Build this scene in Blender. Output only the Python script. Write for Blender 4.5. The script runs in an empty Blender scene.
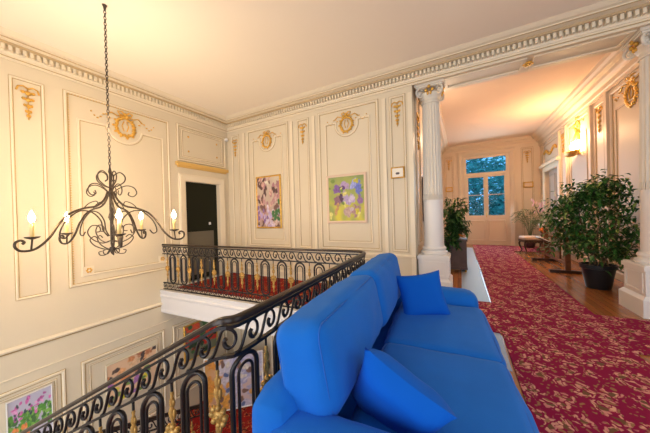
import bpy, bmesh, math, random
from mathutils import Vector, Matrix, noise
R = math.radians
scene = bpy.context.scene
COL = scene.collection
random.seed(7)

# ------------------------------------------------------------------ camera
cam_d = bpy.data.cameras.new('camera'); cam = bpy.data.objects.new('camera', cam_d); COL.objects.link(cam)
yaw, pit, rol = R(28.4), R(-0.3), R(-1.6)
F = Vector((-math.sin(yaw)*math.cos(pit), math.cos(yaw)*math.cos(pit), math.sin(pit)))
RR = Vector((math.cos(yaw), math.sin(yaw), 0)); UU = RR.cross(F)
R2 = math.cos(rol)*RR + math.sin(rol)*UU; U2 = -math.sin(rol)*RR + math.cos(rol)*UU
mw = Matrix((( R2.x, U2.x, -F.x, 0), (R2.y, U2.y, -F.y, 0), (R2.z, U2.z, -F.z, 1.55), (0, 0, 0, 1)))
cam.matrix_world = mw
cam_d.sensor_width = 36; cam_d.lens = 251.5/650*36; cam_d.clip_start = 0.05; cam_d.clip_end = 200
scene.camera = cam

# ------------------------------------------------------------------ colour management, world, lights
vs = scene.view_settings
vs.view_transform = 'Standard'; vs.look = 'None'; vs.gamma = 1; vs.use_curve_mapping = False
vs.exposure = 0.0
world = bpy.data.worlds.new('sky'); scene.world = world; world.use_nodes = True
bg = world.node_tree.nodes['Background']; bg.inputs[0].default_value = (0.14, 0.50, 0.95, 1); bg.inputs[1].default_value = 1.5

def area(name, loc, aim, sx, sy, power, col, spread=180):
    l = bpy.data.lights.new(name, 'AREA'); l.shape = 'RECTANGLE'; l.size = sx; l.size_y = sy; l.energy = power; l.color = col
    l.spread = R(spread)
    o = bpy.data.objects.new(name, l); COL.objects.link(o); o.location = loc
    o.rotation_euler = (Vector(aim)-Vector(loc)).to_track_quat('-Z', 'Y').to_euler()
    return o
def point(name, loc, power, col, r=0.1):
    l = bpy.data.lights.new(name, 'POINT'); l.energy = power; l.color = col; l.shadow_soft_size = r
    o = bpy.data.objects.new(name, l); COL.objects.link(o); o.location = loc; return o
area('hall_rear_daylight_fill', (1.5, -3.7, 2.0), (0, 5, 1.4), 5.5, 2.8, 185, (0.74, 0.87, 1.0))  # added panel for daylight from behind the camera; no window is built
area('hall_side_daylight_fill', (5.7, 1.5, 2.2), (-3, 2.5, 0.6), 3.6, 2.6, 75, (0.82, 0.91, 1.0))  # added side fill; the right wall has no window
area('stairwell_fill', (-3.5, -3.7, 0.4), (-4, 5, -1.4), 3.4, 4.2, 240, (0.84, 0.92, 1.0))  # added panel that lights the stairwell walls; no window stands there
area('stair_hall_fill', (-3.2, 0.6, -1.9), (-4.0, 5, -1.6), 1.8, 1.2, 45, (1.0, 0.95, 0.88))  # added fill hanging in the lower hall to brighten under the gallery
area('corridor_window_daylight', (1.05, 13.3, 2.5), (1.05, 5, 0.6), 1.4, 2.4, 75, (0.62, 0.85, 1.0))

# ------------------------------------------------------------------ materials
MATS = {}
def mat(name, col, rough=0.6, metal=0.0, emit=None, es=0, bump=0, bscale=40, var=0, vscale=3, coat=0, spec=0.5, sheen=0):
    m = bpy.data.materials.new(name); m.use_nodes = True; nt = m.node_tree; b = nt.nodes['Principled BSDF']
    b.inputs['Base Color'].default_value = (*col, 1); b.inputs['Roughness'].default_value = rough
    b.inputs['Metallic'].default_value = metal; b.inputs['Specular IOR Level'].default_value = spec
    if coat: b.inputs['Coat Weight'].default_value = coat
    if sheen: b.inputs['Sheen Weight'].default_value = sheen
    if emit: b.inputs['Emission Color'].default_value = (*emit, 1); b.inputs['Emission Strength'].default_value = es
    tc = nt.nodes.new('ShaderNodeTexCoord')
    if bump:
        n = nt.nodes.new('ShaderNodeTexNoise'); n.inputs['Scale'].default_value = bscale; n.inputs['Detail'].default_value = 4
        nt.links.new(tc.outputs['Object'], n.inputs['Vector'])
        bp = nt.nodes.new('ShaderNodeBump'); bp.inputs['Strength'].default_value = bump; bp.inputs['Distance'].default_value = 0.01
        nt.links.new(n.outputs['Fac'], bp.inputs['Height']); nt.links.new(bp.outputs['Normal'], b.inputs['Normal'])
    if var:
        n = nt.nodes.new('ShaderNodeTexNoise'); n.inputs['Scale'].default_value = vscale; n.inputs['Detail'].default_value = 3
        nt.links.new(tc.outputs['Object'], n.inputs['Vector'])
        cr = nt.nodes.new('ShaderNodeValToRGB'); cr.color_ramp.elements[0].position = 0.3; cr.color_ramp.elements[1].position = 0.7
        cr.color_ramp.elements[0].color = (*[c*(1-var) for c in col], 1); cr.color_ramp.elements[1].color = (*[min(1, c*(1+var)) for c in col], 1)
        nt.links.new(n.outputs['Fac'], cr.inputs['Fac']); nt.links.new(cr.outputs['Color'], b.inputs['Base Color'])
    MATS[name] = m; return m

WALL = mat('painted_panelling', (0.68, 0.60, 0.455), 0.55, var=0.02, vscale=1.2)
CORR = mat('corridor_panelling', (0.70, 0.58, 0.45), 0.5)
TRIM = mat('moulding_paint', (0.78, 0.69, 0.53), 0.45)
OCHRELINE = mat('ochre_moulding_line', (0.42, 0.28, 0.10), 0.5)  # ochre colour of the thin lines along the mouldings
WHITE = mat('white_paint', (0.80, 0.78, 0.76), 0.4)
COLM = mat('column_paint', (0.74, 0.69, 0.60), 0.4)
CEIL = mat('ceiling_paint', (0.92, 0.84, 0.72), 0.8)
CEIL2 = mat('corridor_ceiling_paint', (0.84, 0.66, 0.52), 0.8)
GOLD = mat('gilding', (0.72, 0.42, 0.08), 0.38, 0.55, var=0.25, vscale=25)
OCHRE = mat('ochre_paint', (0.66, 0.42, 0.12), 0.5)
IRON = mat('wrought_iron', (0.022, 0.020, 0.022), 0.32, 0.6, spec=0.6)
BRONZE = mat('dark_bronze_handrail', (0.030, 0.020, 0.016), 0.30, 0.5)
RUSTY = mat('aged_iron', (0.075, 0.055, 0.038), 0.42, 0.6, var=0.3, vscale=30)
GILT = mat('aged_gilt_iron', (0.44, 0.26, 0.07), 0.45, 0.5, var=0.35, vscale=40)
BLUE = mat('blue_fabric', (0.006, 0.140, 0.58), 0.9, bump=0.12, bscale=160, spec=.2, sheen=0.05, var=0.05, vscale=4)
BLUE2 = mat('bright_blue_fabric', (0.001, 0.105, 0.55), 0.85, bump=0.12, bscale=160, spec=.15, sheen=0.03)
PIPE = mat('blue_piping', (0.006, 0.11, 0.5), 0.8)
BLACKPL = mat('black_plastic', (0.010, 0.016, 0.024), 0.35)
SOIL = mat('soil', (0.05, 0.03, 0.02), 0.9)
BARK = mat('bark', (0.22, 0.15, 0.09), 0.8)
LEAF = mat('ficus_leaf', (0.038, 0.14, 0.028), 0.35, var=0.6, vscale=7)
LEAFP = mat('pale_leaf', (0.25, 0.36, 0.10), 0.4)
LEAF2 = mat('plant_leaf', (0.045, 0.13, 0.03), 0.4, var=0.5, vscale=9)
PALM = mat('palm_leaf', (0.09, 0.17, 0.05), 0.45, var=0.4, vscale=9)
OUTLEAF = mat('outdoor_leaf', (0.10, 0.34, 0.28), 0.6, var=0.6, vscale=2)
OUTBARK = mat('outdoor_bark', (0.10, 0.08, 0.07), 0.8)
ORANGE = mat('orange_petal', (0.85, 0.25, 0.03), 0.6)
PINK = mat('pink_petal', (0.85, 0.55, 0.62), 0.5)
BROWNBOX = mat('brown_planter', (0.10, 0.055, 0.045), 0.45, var=0.2, vscale=6)
WOODD = mat('dark_wood', (0.055, 0.025, 0.014), 0.35, var=0.3, vscale=12)
WOODM = mat('mid_wood', (0.17, 0.07, 0.03), 0.4, var=0.3, vscale=10)
CREAM = mat('cream_upholstery', (0.72, 0.55, 0.42), 0.7)
PAPER = mat('white_card', (0.80, 0.80, 0.82), 0.5)
DOORDK = mat('dark_door', (0.008, 0.010, 0.003), 0.35, spec=0.25)
DOORGR = mat('grey_door_panel', (0.13, 0.115, 0.085), 0.4)
DOORG2 = mat('corridor_door_paint', (0.45, 0.38, 0.33), 0.45)
CANDLE = mat('ivory_sleeve', (0.85, 0.68, 0.30), 0.4)
FROST = mat('frosted_glass', (0.95, 0.85, 0.7), 0.5, emit=(1.0, 0.70, 0.36), es=6)
BULB = mat('lit_bulb', (1, 0.9, 0.7), 0.4, emit=(1.0, 0.66, 0.32), es=520)
GRND = mat('outside_ground', (0.10, 0.16, 0.08), 0.9)

def tree(m): return m.node_tree, m.node_tree.nodes['Principled BSDF']
def N(nt, t, **kw):
    n = nt.nodes.new(t)
    for k, v in kw.items():
        if k in n.inputs: n.inputs[k].default_value = v
        else: setattr(n, k, v)
    return n
# varnished parquet boards running along the corridor
PARQ = mat('varnished_parquet', (0.3, 0.12, 0.04), 0.22)
nt, b = tree(PARQ)
tc = N(nt, 'ShaderNodeTexCoord'); mp = N(nt, 'ShaderNodeMapping'); mp.inputs['Rotation'].default_value = (0, 0, R(90))
br = N(nt, 'ShaderNodeTexBrick', Scale=1.0); br.inputs['Brick Width'].default_value = 1.1; br.inputs['Row Height'].default_value = 0.09
br.inputs['Mortar Size'].default_value = 0.0015; br.offset = 0.37
br.inputs['Color1'].default_value = (0.55, 0.21, 0.060, 1); br.inputs['Color2'].default_value = (0.38, 0.135, 0.040, 1); br.inputs['Mortar'].default_value = (0.06, 0.02, 0.01, 1)
nz = N(nt, 'ShaderNodeTexNoise', Scale=3.0, Detail=5.0); mp2 = N(nt, 'ShaderNodeMapping'); mp2.inputs['Scale'].default_value = (14, 1, 1)
mx = N(nt, 'ShaderNodeMixRGB', blend_type='MULTIPLY'); mx.inputs[0].default_value = 0.5
nt.links.new(tc.outputs['Object'], mp.inputs[0]); nt.links.new(mp.outputs[0], br.inputs['Vector'])
nt.links.new(tc.outputs['Object'], mp2.inputs[0]); nt.links.new(mp2.outputs[0], nz.inputs['Vector'])
nt.links.new(br.outputs['Color'], mx.inputs[1]); nt.links.new(nz.outputs['Color'], mx.inputs[2]); nt.links.new(mx.outputs[0], b.inputs['Base Color'])

def rug_mat(name, base, c1, c2, c3, scale=6.8):
    m = mat(name, base, 0.95, bump=0.3, bscale=300, spec=0.15); nt, b = tree(m)
    tc = N(nt, 'ShaderNodeTexCoord'); wn = N(nt, 'ShaderNodeTexNoise', Scale=9.0, Detail=2.0)
    add = N(nt, 'ShaderNodeVectorMath', operation='MULTIPLY_ADD'); add.inputs[1].default_value = (0.16, 0.16, 0.0)
    nt.links.new(tc.outputs['Object'], wn.inputs['Vector']); nt.links.new(wn.outputs['Color'], add.inputs[0]); nt.links.new(tc.outputs['Object'], add.inputs[2])
    def layer(sc, lo, hi, feature='F1', off=0):
        mpn = N(nt, 'ShaderNodeMapping'); mpn.inputs['Location'].default_value = (off, off*0.7, 0); mpn.inputs['Scale'].default_value = (1, 0.8, 0.0)
        v = N(nt, 'ShaderNodeTexVoronoi', Scale=sc, feature=feature, voronoi_dimensions='2D'); r = N(nt, 'ShaderNodeValToRGB')
        r.color_ramp.elements[0].position = lo; r.color_ramp.elements[0].color = (1, 1, 1, 1)
        r.color_ramp.elements[1].position = hi; r.color_ramp.elements[1].color = (0, 0, 0, 1)
        nt.links.new(add.outputs[0], mpn.inputs[0]); nt.links.new(mpn.outputs[0], v.inputs['Vector']); nt.links.new(v.outputs['Distance'], r.inputs['Fac']); return r.outputs['Color'], v
    big, vb = layer(scale, 0.37, 0.45)
    pet, vp = layer(scale*4.4, 0.35, 0.43, off=3)
    sp, v3 = layer(scale*2.6, 0.15, 0.21, off=7)
    core, v4 = layer(scale, 0.10, 0.15)
    mulm = N(nt, 'ShaderNodeMixRGB', blend_type='MULTIPLY'); mulm.inputs[0].default_value = 1
    nt.links.new(big, mulm.inputs[1]); nt.links.new(pet, mulm.inputs[2])
    def over(prev, fac, col):
        x = N(nt, 'ShaderNodeMixRGB')
        if prev is None: x.inputs[1].default_value = (*base, 1)
        else: nt.links.new(prev, x.inputs[1])
        nt.links.new(fac, x.inputs[0])
        if isinstance(col, tuple): x.inputs[2].default_value = (*col, 1)
        else: nt.links.new(col, x.inputs[2])
        return x.outputs[0]
    cr = N(nt, 'ShaderNodeValToRGB'); cr.color_ramp.elements[0].color = (*c1, 1); cr.color_ramp.elements[1].color = (*c2, 1)
    nt.links.new(vp.outputs['Color'], cr.inputs['Fac'])
    o = over(None, mulm.outputs[0], cr.outputs['Color'])
    o = over(o, sp, c3); o = over(o, core, tuple(x*0.5 for x in c3))
    nt.links.new(o, b.inputs['Base Color']); return m
RUG = rug_mat('floral_runner_pile', (0.24, 0.006, 0.050), (0.72, 0.42, 0.27), (0.55, 0.17, 0.18), (0.30, 0.15, 0.07))
RUG2 = rug_mat('red_gallery_carpet_pile', (0.26, 0.012, 0.010), (0.50, 0.22, 0.08), (0.30, 0.03, 0.02), (0.10, 0.02, 0.02), 6)
# clear pane
GLASS = bpy.data.materials.new('window_glass'); GLASS.use_nodes = True; nt = GLASS.node_tree; nt.nodes.clear()
o_ = N(nt, 'ShaderNodeOutputMaterial'); tr = N(nt, 'ShaderNodeBsdfTransparent'); gl = N(nt, 'ShaderNodeBsdfGlossy'); gl.inputs['Roughness'].default_value = 0.05
mxs = N(nt, 'ShaderNodeMixShader'); mxs.inputs[0].default_value = 0.004
nt.links.new(tr.outputs[0], mxs.inputs[1]); nt.links.new(gl.outputs[0], mxs.inputs[2]); nt.links.new(mxs.outputs[0], o_.inputs[0])
def paint_mat(name, rough=0.6):
    m = mat(name, (1, 1, 1), rough); nt, b = tree(m); a = N(nt, 'ShaderNodeVertexColor', layer_name='pigment'); nt.links.new(a.outputs['Color'], b.inputs['Base Color']); return m
PIGMENT = paint_mat('oil_paint')

# ------------------------------------------------------------------ mesh helpers
class MB:
    def __init__(s): s.v = []; s.f = []
    def add(s, vs_, fs, M=None):
        n = len(s.v)
        s.v += [(M @ Vector(v)) if M is not None else Vector(v) for v in vs_]
        s.f += [[i+n for i in f] for f in fs]
        return s
    def box(s, x0, x1, y0, y1, z0, z1, M=None):
        vv = [(x, y, z) for x in (x0, x1) for y in (y0, y1) for z in (z0, z1)]
        return s.add(vv, [(0,1,3,2), (4,6,7,5), (0,4,5,1), (2,3,7,6), (0,2,6,4), (1,5,7,3)], M)
    def lathe(s, prof, n=20, M=None, rmod=None, cap=True):
        vv = []
        for (r, z) in prof:
            for i in range(n):
                a = 2*math.pi*i/n; rr = r*(rmod(a, z) if rmod else 1)
                vv.append((rr*math.cos(a), rr*math.sin(a), z))
        fs = [(j*n+i, j*n+(i+1) % n, (j+1)*n+(i+1) % n, (j+1)*n+i) for j in range(len(prof)-1) for i in range(n)]
        if cap: fs += [tuple(range(n-1, -1, -1)), tuple(range((len(prof)-1)*n, len(prof)*n))]
        return s.add(vv, fs, M)
    def tube(s, pts, r, n=6, closed=False, M=None):
        pts = [Vector(p) for p in pts]; k = len(pts); rs = r if isinstance(r, (list, tuple)) else [r]*k
        t0 = (pts[1]-pts[0]).normalized(); up = Vector((0, 0, 1)) if abs(t0.z) < 0.9 else Vector((1, 0, 0))
        nrm = (up - t0*up.dot(t0)).normalized(); vv = []
        for i, p in enumerate(pts):
            a = pts[(i-1) % k] if (closed or i > 0) else p; c = pts[(i+1) % k] if (closed or i < k-1) else p
            t = (c-a)
            if t.length < 1e-9: t = t0
            t = t.normalized(); nrm = nrm - t*nrm.dot(t)
            nrm = nrm.normalized() if nrm.length > 1e-6 else t.orthogonal().normalized()
            bn = t.cross(nrm)
            for j in range(n):
                a_ = 2*math.pi*j/n; vv.append(p+(nrm*math.cos(a_)+bn*math.sin(a_))*rs[i])
        m_ = k if closed else k-1
        fs = [(i*n+j, i*n+(j+1) % n, ((i+1) % k)*n+(j+1) % n, ((i+1) % k)*n+j) for i in range(m_) for j in range(n)]
        if not closed: fs += [tuple(range(n-1, -1, -1)), tuple(range((k-1)*n, k*n))]
        return s.add(vv, fs, M)
    def sweep(s, pts, prof, nrm, closed=False, M=None):
        """profile points (side, out); side = tangent x nrm, mitred at corners"""
        pts = [Vector(p) for p in pts]; nrm = Vector(nrm).normalized(); k = len(pts); m_ = len(prof); vv = []
        for i, p in enumerate(pts):
            a = (p-pts[(i-1) % k]) if (closed or i > 0) else None; c = (pts[(i+1) % k]-p) if (closed or i < k-1) else None
            if a is None: a = c
            if c is None: c = a
            sa = a.normalized().cross(nrm).normalized(); sc = c.normalized().cross(nrm).normalized()
            sd = (sa+sc); sd = sd.normalized() if sd.length > 1e-6 else sa
            sd = sd/max(0.3, sd.dot(sa))
            for (x, o) in prof: vv.append(p+sd*x+nrm*o)
        q = k if closed else k-1
        fs = [(i*m_+j, i*m_+(j+1) % m_, ((i+1) % k)*m_+(j+1) % m_, ((i+1) % k)*m_+j) for i in range(q) for j in range(m_)]
        if not closed: fs += [tuple(range(m_-1, -1, -1)), tuple(range((k-1)*m_, k*m_))]
        return s.add(vv, fs, M)
    def blob(s, c, r, M=None, n=6, m=4):
        vv = [(0, 0, 1)]; 
        for i in range(1, m):
            th = math.pi*i/m
            for j in range(n): a = 2*math.pi*j/n; vv.append((math.sin(th)*math.cos(a), math.sin(th)*math.sin(a), math.cos(th)))
        vv.append((0, 0, -1)); fs = [(0, 1+j, 1+(j+1) % n) for j in range(n)]
        for i in range(m-2):
            for j in range(n): fs.append((1+i*n+j, 1+(i+1)*n+j, 1+(i+1)*n+(j+1) % n, 1+i*n+(j+1) % n))
        L = len(vv)-1; fs += [(L, L-n+(j+1) % n, L-n+j) for j in range(n)]
        rr = r if isinstance(r, (tuple, list)) else (r, r, r)
        vv = [Vector((c[0]+v[0]*rr[0], c[1]+v[1]*rr[1], c[2]+v[2]*rr[2])) for v in vv]
        return s.add(vv, fs, M)
    def build(s, name, m, parent=None, smooth=False, loc=None):
        me = bpy.data.meshes.new(name); me.from_pydata([tuple(v) for v in s.v], [], s.f)
        bm = bmesh.new(); bm.from_mesh(me); bmesh.ops.recalc_face_normals(bm, faces=bm.faces); bm.to_mesh(me); bm.free()
        me.materials.append(m)
        if smooth:
            for p in me.polygons: p.use_smooth = True
            if smooth == 'auto':
                me.set_sharp_from_angle(angle=R(38))
        o = bpy.data.objects.new(name, me); COL.objects.link(o)
        if parent: o.parent = parent
        if loc: o.location = loc
        return o
def tag(o, label=None, cat=None, group=None, kind=None):
    if label: o['label'] = label
    if cat: o['category'] = cat
    if group: o['group'] = group
    if kind: o['kind'] = kind
    return o
def thing(name, loc, label, cat, rz=0, group=None):
    o = bpy.data.objects.new(name, None); COL.objects.link(o); o.location = loc; o.rotation_euler = (0, 0, rz)
    return tag(o, label, cat, group)
def copy_tree(o, parent=None):
    c = o.copy(); COL.objects.link(c); c.parent = parent
    for ch in list(o.children): copy_tree(ch, c)
    return c
def struct(o): o['kind'] = 'structure'; return o
def wallmap(origin, u, out):
    """matrix taking (u, v, o) -> world; v is up"""
    u = Vector(u); w = Vector(out); o = Vector(origin)
    return Matrix(((u.x, 0, w.x, o.x), (u.y, 0, w.y, o.y), (0, 1, 0, 0), (0, 0, 0, 1)))
WL = wallmap((-5.9, 0, 0), (0, 1, 0), (1, 0, 0))
WF = wallmap((0, 5.1, 0), (1, 0, 0), (0, -1, 0))
WR = wallmap((2.95, 0, 0), (0, 1, 0), (-1, 0, 0))
WE = wallmap((0, 13.5, 0), (1, 0, 0), (0, -1, 0))
WJ = wallmap((-0.78, 0, 0), (0, 1, 0), (1, 0, 0))

# ------------------------------------------------------------------ room shell
ZL = -3.1
struct(MB().box(-1.1, 6.0, -4, 5.1, -0.2, 0).box(-0.9, 3.1, 5.1, 13.6, -0.2, 0).build('floor', PARQ))
struct(MB().add([(x, y, z) for z in (-.46, -.004) for x, y in ((-6.2, 3.14), (-1.26, 3.47), (-1.12, 3.47), (-1.10, 5.3), (-6.2, 5.3))], [(0,1,2,3,4), (9,8,7,6,5)]+[(i, (i+1) % 5, (i+1) % 5+5, i+5) for i in range(5)]).build('floor_gallery', WHITE))
struct(MB().box(-6.2, 6.2, -4.2, 5.2, ZL-0.1, ZL).build('floor_lower', RUG2))
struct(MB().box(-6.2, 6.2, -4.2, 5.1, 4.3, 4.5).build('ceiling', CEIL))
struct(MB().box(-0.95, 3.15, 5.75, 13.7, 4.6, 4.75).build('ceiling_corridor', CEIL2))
# left wall with a door opening
wl = struct(MB().box(-6.1, -5.9, -4.2, 3.79, ZL, 4.4).box(-6.1, -5.9, 3.79, 4.77, ZL, -0.004).box(-6.1, -5.9, 3.79, 4.77, 2.48, 4.4).box(-6.1, -5.9, 4.77, 5.3, ZL, 4.4).build('wall_left', WALL))
wf = struct(MB().box(-6.1, -0.78, 5.1, 5.3, ZL, 4.4).box(2.95, 6.2, 5.1, 5.75, -0.2, 4.4).build('wall_far', WALL))
struct(MB().box(-6.2, 6.2, -4.2, -4.0, ZL, 4.4).build('wall_back', WALL))
struct(MB().box(6.0, 6.2, -4.0, 5.1, ZL, 4.4).build('wall_right', WALL))
wj = struct(MB().box(-0.98, -0.78, 5.3, 13.5, -0.2, 4.7).build('wall_corridor_left', CORR))
wr = struct(MB().box(2.95, 3.15, 5.75, 11.30, -0.2, 4.7).box(2.95, 3.15, 12.85, 13.7, -0.2, 4.7).box(2.95, 3.15, 11.30, 12.85, 3.0, 4.7).build('wall_corridor_right', CORR))
we = struct(MB().box(-0.98, 0.14, 13.5, 13.7, -0.2, 4.7).box(1.90, 3.15, 13.5, 13.7, -0.2, 4.7).box(0.14, 1.90, 13.5, 13.7, 4.06, 4.7).build('wall_corridor_end', CORR))
# beam over the columns: soffit z = 4.0
beam = struct(MB().box(-0.78, 2.95, 5.1, 5.75, 4.025, 4.6).box(-0.95, 3.1, 5.75, 5.77, 4.3, 4.7).build('trim_1', TRIM))
b_ = MB()
for (x0, x1) in ((-0.2, 0.98), (1.12, 2.2)):
    b_.sweep([(x0, 5.24, 4.025), (x1, 5.24, 4.025), (x1, 5.61, 4.025), (x0, 5.61, 4.025)], [(-.025, 0), (-.025, .02), (.025, .02), (.025, 0)], (0, 0, -1), True)
b_.build('soffit_moulding', TRIM, beam)
b_ = MB()
for i in range(8):
    a = i*math.pi/4; b_.blob((1.05+.05*math.cos(a), 5.42+.05*math.sin(a), 4.01), (.035, .035, .022))
b_.blob((1.05, 5.42, 4.0), .03); b_.build('gilded_rosette', GOLD, beam)
b_ = MB().box(-0.78, 2.95, 5.76, 5.80, 4.045, 4.35); b_.build('architrave', CORR, beam)

# hall cornice, swept along left wall, far wall and beam   (side = into the wall -> negative is into the room)
prof = [(0, 4.0), (.018, 4.0), (.018, 4.035), (.030, 4.04), (.030, 4.07), (.045, 4.075), (.055, 4.10), (.055, 4.18), (.125, 4.185), (.135, 4.205), (.15, 4.21), (.235, 4.22), (.24, 4.245), (.28, 4.255), (.315, 4.28), (.34, 4.30), (0, 4.30)]
path = [(-5.9, -4.0, 0), (-5.9, 5.1, 0), (6.0, 5.1, 0)]
c1 = struct(MB().sweep(path, [(a, z) for a, z in prof], (0, 0, 1)).build('trim_2', TRIM))
d = MB()
y = -0.6
while y < 5.02:
    d.box(-5.9+.055, -5.9+.125, y, y+.036, 4.105, 4.18); y += .070
x = -5.80
while x < 4.0:
    d.box(x, x+.036, 5.1-.12, 5.1-.055, 4.105, 4.18); x += .070
d.build('dentil_course', TRIM, c1)
d = MB().sweep(path, [(.126, 4.180), (.142, 4.180), (.155, 4.214), (.14, 4.212)], (0, 0, 1)).sweep(path, [(.018, 4.036), (.034, 4.036), (.034, 4.045), (.018, 4.045)], (0, 0, 1)).sweep(path, [(.236, 4.216), (.245, 4.216), (.245, 4.226), (.236, 4.226)], (0, 0, 1)); d.build('cornice_shade_line', mat('shade_line_tan', (0.47, 0.34, 0.18), 0.5), c1)  # tan strips put the cornice's shadow lines into the colour
# corridor cornice
prof2 = [(0, 4.12), (.03, 4.12), (.03, 4.20), (.05, 4.22), (.05, 4.32), (.09, 4.34), (.13, 4.38), (.15, 4.44), (.24, 4.46), (.26, 4.50), (.31, 4.54), (.34, 4.60), (0, 4.60)]
prof3 = [(0, 4.30), (.03, 4.30), (.03, 4.36), (.06, 4.40), (.10, 4.42), (.14, 4.48), (.22, 4.52), (.27, 4.60), (0, 4.60)]
c2 = struct(MB().sweep([(-0.78, 5.80, 0), (-0.78, 13.5, 0)], prof2, (0, 0, 1)).sweep([(2.95, 13.5, 0), (2.95, 5.80, 0)], prof2, (0, 0, 1)).sweep([(-0.78, 13.5, 0), (2.95, 13.5, 0)], prof3, (0, 0, 1)).build('trim_3', CORR))
# gallery fascia
g = MB()
fp = [(0, -.50), (.015, -.50), (.02, -.46), (.012, -.42), (.012, -.17), (.03, -.15), (.03, -.12), (.015, -.10), (.02, -.04), (.03, -.02), (.03, .0), (0, .0)]
g.sweep([(-5.9, 3.16, 0), (-1.26, 3.47, 0), (-1.20, -1.0, 0)], [(a, z) for a, z in fp], (0, 0, 1))
fs_ = struct(g.build('trim_4', mat('fascia_paint', (0.60, 0.59, 0.60), 0.5)))
struct(MB().box(-1.21, -1.10, 0.86, 3.46, -0.46, -0.006).build('floor_edge', WHITE))
# baseboards
bp_ = [(0, 0), (.03, 0), (.03, .14), (.015, .17), (0, .17)]
struct(MB().sweep([(-5.9, 4.95, 0), (-5.9, 5.1, 0), (-0.78, 5.1, 0)], bp_, (0, 0, 1)).build('baseboard_far', TRIM))
struct(MB().sweep([(-0.78, 5.3, 0), (-0.78, 13.5, 0), (0.0, 13.5, 0)], bp_, (0, 0, 1)).build('baseboard_corridor_left', CORR))
struct(MB().sweep([(2.0, 13.5, 0), (2.95, 13.5, 0), (2.95, 13.0, 0)], bp_, (0, 0, 1)).sweep([(2.95, 11.15, 0), (2.95, 5.75, 0)], bp_, (0, 0, 1)).build('baseboard_corridor_right', CORR))

# ------------------------------------------------------------------ wall mouldings and gilded relief
fr = [(-.022, 0), (-.022, .012), (-.006, .026), (.012, .026), (.022, .008), (.022, 0)]
ln = [(-.034, 0), (-.034, .006), (-.024, .006), (-.024, 0)]
def rect(u0, u1, v0, v1): return [(u0, v0, 0), (u1, v0, 0), (u1, v1, 0), (u0, v1, 0)]
def frame(W, parent, u0, u1, v0, v1, m=TRIM, line=True, k=1.0):
    p = rect(u0, u1, v0, v1)
    MB().sweep(p, [(a*k, o*k) for a, o in fr], (0, 0, 1), True, W).build('panel_moulding', m, parent)
    if line: MB().sweep(p, [(a*k, o) for a, o in ln], (0, 0, 1), True, W).sweep(p, [(.022*k, 0), (.022*k, .005), (.030*k, .005), (.030*k, 0)], (0, 0, 1), True, W).build('ochre_line', OCHRELINE, parent)
def dipframe(W, parent, u0, u1, v0, v1, cu, cv, r, m=TRIM):
    pts = [(u0, v0, 0), (u1, v0, 0), (u1, v1, 0)]
    a0 = math.asin(max(-1, min(1, (v1-cv)/r))); dx = math.cos(a0)*r
    for i in range(17):
        t = i/16; a = a0 - t*(math.pi+2*a0); pts.append((cu+r*math.cos(a), cv+r*math.sin(a), 0))
    pts.append((u0, v1, 0))
    k = .8
    MB().sweep(pts, [(a*k, o*k) for a, o in fr], (0, 0, 1), True, W).build('panel_moulding', m, parent)
    MB().sweep(pts, [(a*k, o) for a, o in ln], (0, 0, 1), True, W).build('ochre_line', OCHRELINE, parent)
def wreath(W, parent, u, v, s=1.0, arms=True, m=GOLD):
    b = MB(); rnd = random.Random(int(u*100))
    for i in range(22):
        a = 2*math.pi*i/22; r = .135*s*(1+.08*rnd.uniform(-1, 1))
        b.blob((u+r*math.cos(a), v+r*1.12*math.sin(a), .02), (.034*s, .030*s, .022), W)
        if i % 2: b.blob((u+1.25*r*math.cos(a), v+1.3*r*math.sin(a), .012), (.020*s, .020*s, .014), W)
    # ribbon bow
    for sg in (-1, 1):
        b.tube([(u, v+.20*s, .02), (u+sg*.05*s, v+.26*s, .03), (u+sg*.11*s, v+.25*s, .02), (u+sg*.08*s, v+.20*s, .02), (u, v+.20*s, .02)], .013*s, 5, M=W)
        b.tube([(u, v+.19*s, .02), (u+sg*.12*s, v+.17*s, .02), (u+sg*.20*s, v+.20*s, .02), (u+sg*.26*s, v+.15*s, .015)], .011*s, 5, M=W)
        if arms:
            for k in range(7):
                t = k/6; b.blob((u+sg*(.22+.24*t)*s, v+(.10+.05*math.sin(t*7))*s, .012), (.024*s*(1-.4*t), .013*s, .012), W)
    b.blob((u, v+.22*s, .025), (.028*s, .034*s, .02), W)
    # trailing stems inside the ring
    for sg in (-1, 1):
        b.tube([(u+sg*.02*s, v+.10*s, .012), (u+sg*.05*s, v+.02*s, .012), (u+sg*.02*s, v-.07*s, .012)], .009*s, 4, M=W)
    b.build('gilded_wreath', m, parent, smooth=True)
def garland(W, parent, u, v, s=1.0, m=GOLD):
    b = MB()
    for sg in (-1, 1): b.tube([(u, v, .015), (u+sg*.05*s, v+.03*s, .02), (u+sg*.10*s, v+.01*s, .015), (u+sg*.12*s, v-.05*s, .01)], .012*s, 5, M=W)
    for k, (dv, w) in enumerate(((.07, .075), (.17, .065), (.27, .05), (.36, .036), (.43, .022))):
        b.blob((u, v-dv*s, .02), (w*.55*s, .038*s, .02), W)
        for sg in (-1, 1):
            b.blob((u+sg*w*.7*s, v-(dv-.012)*s, .015), (w*.4*s, .026*s, .015), W)
    b.tube([(u, v, .012), (u, v-.48*s, .012)], .006*s, 4, M=W)
    b.build('gilded_garland', m, parent, smooth=True)

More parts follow.
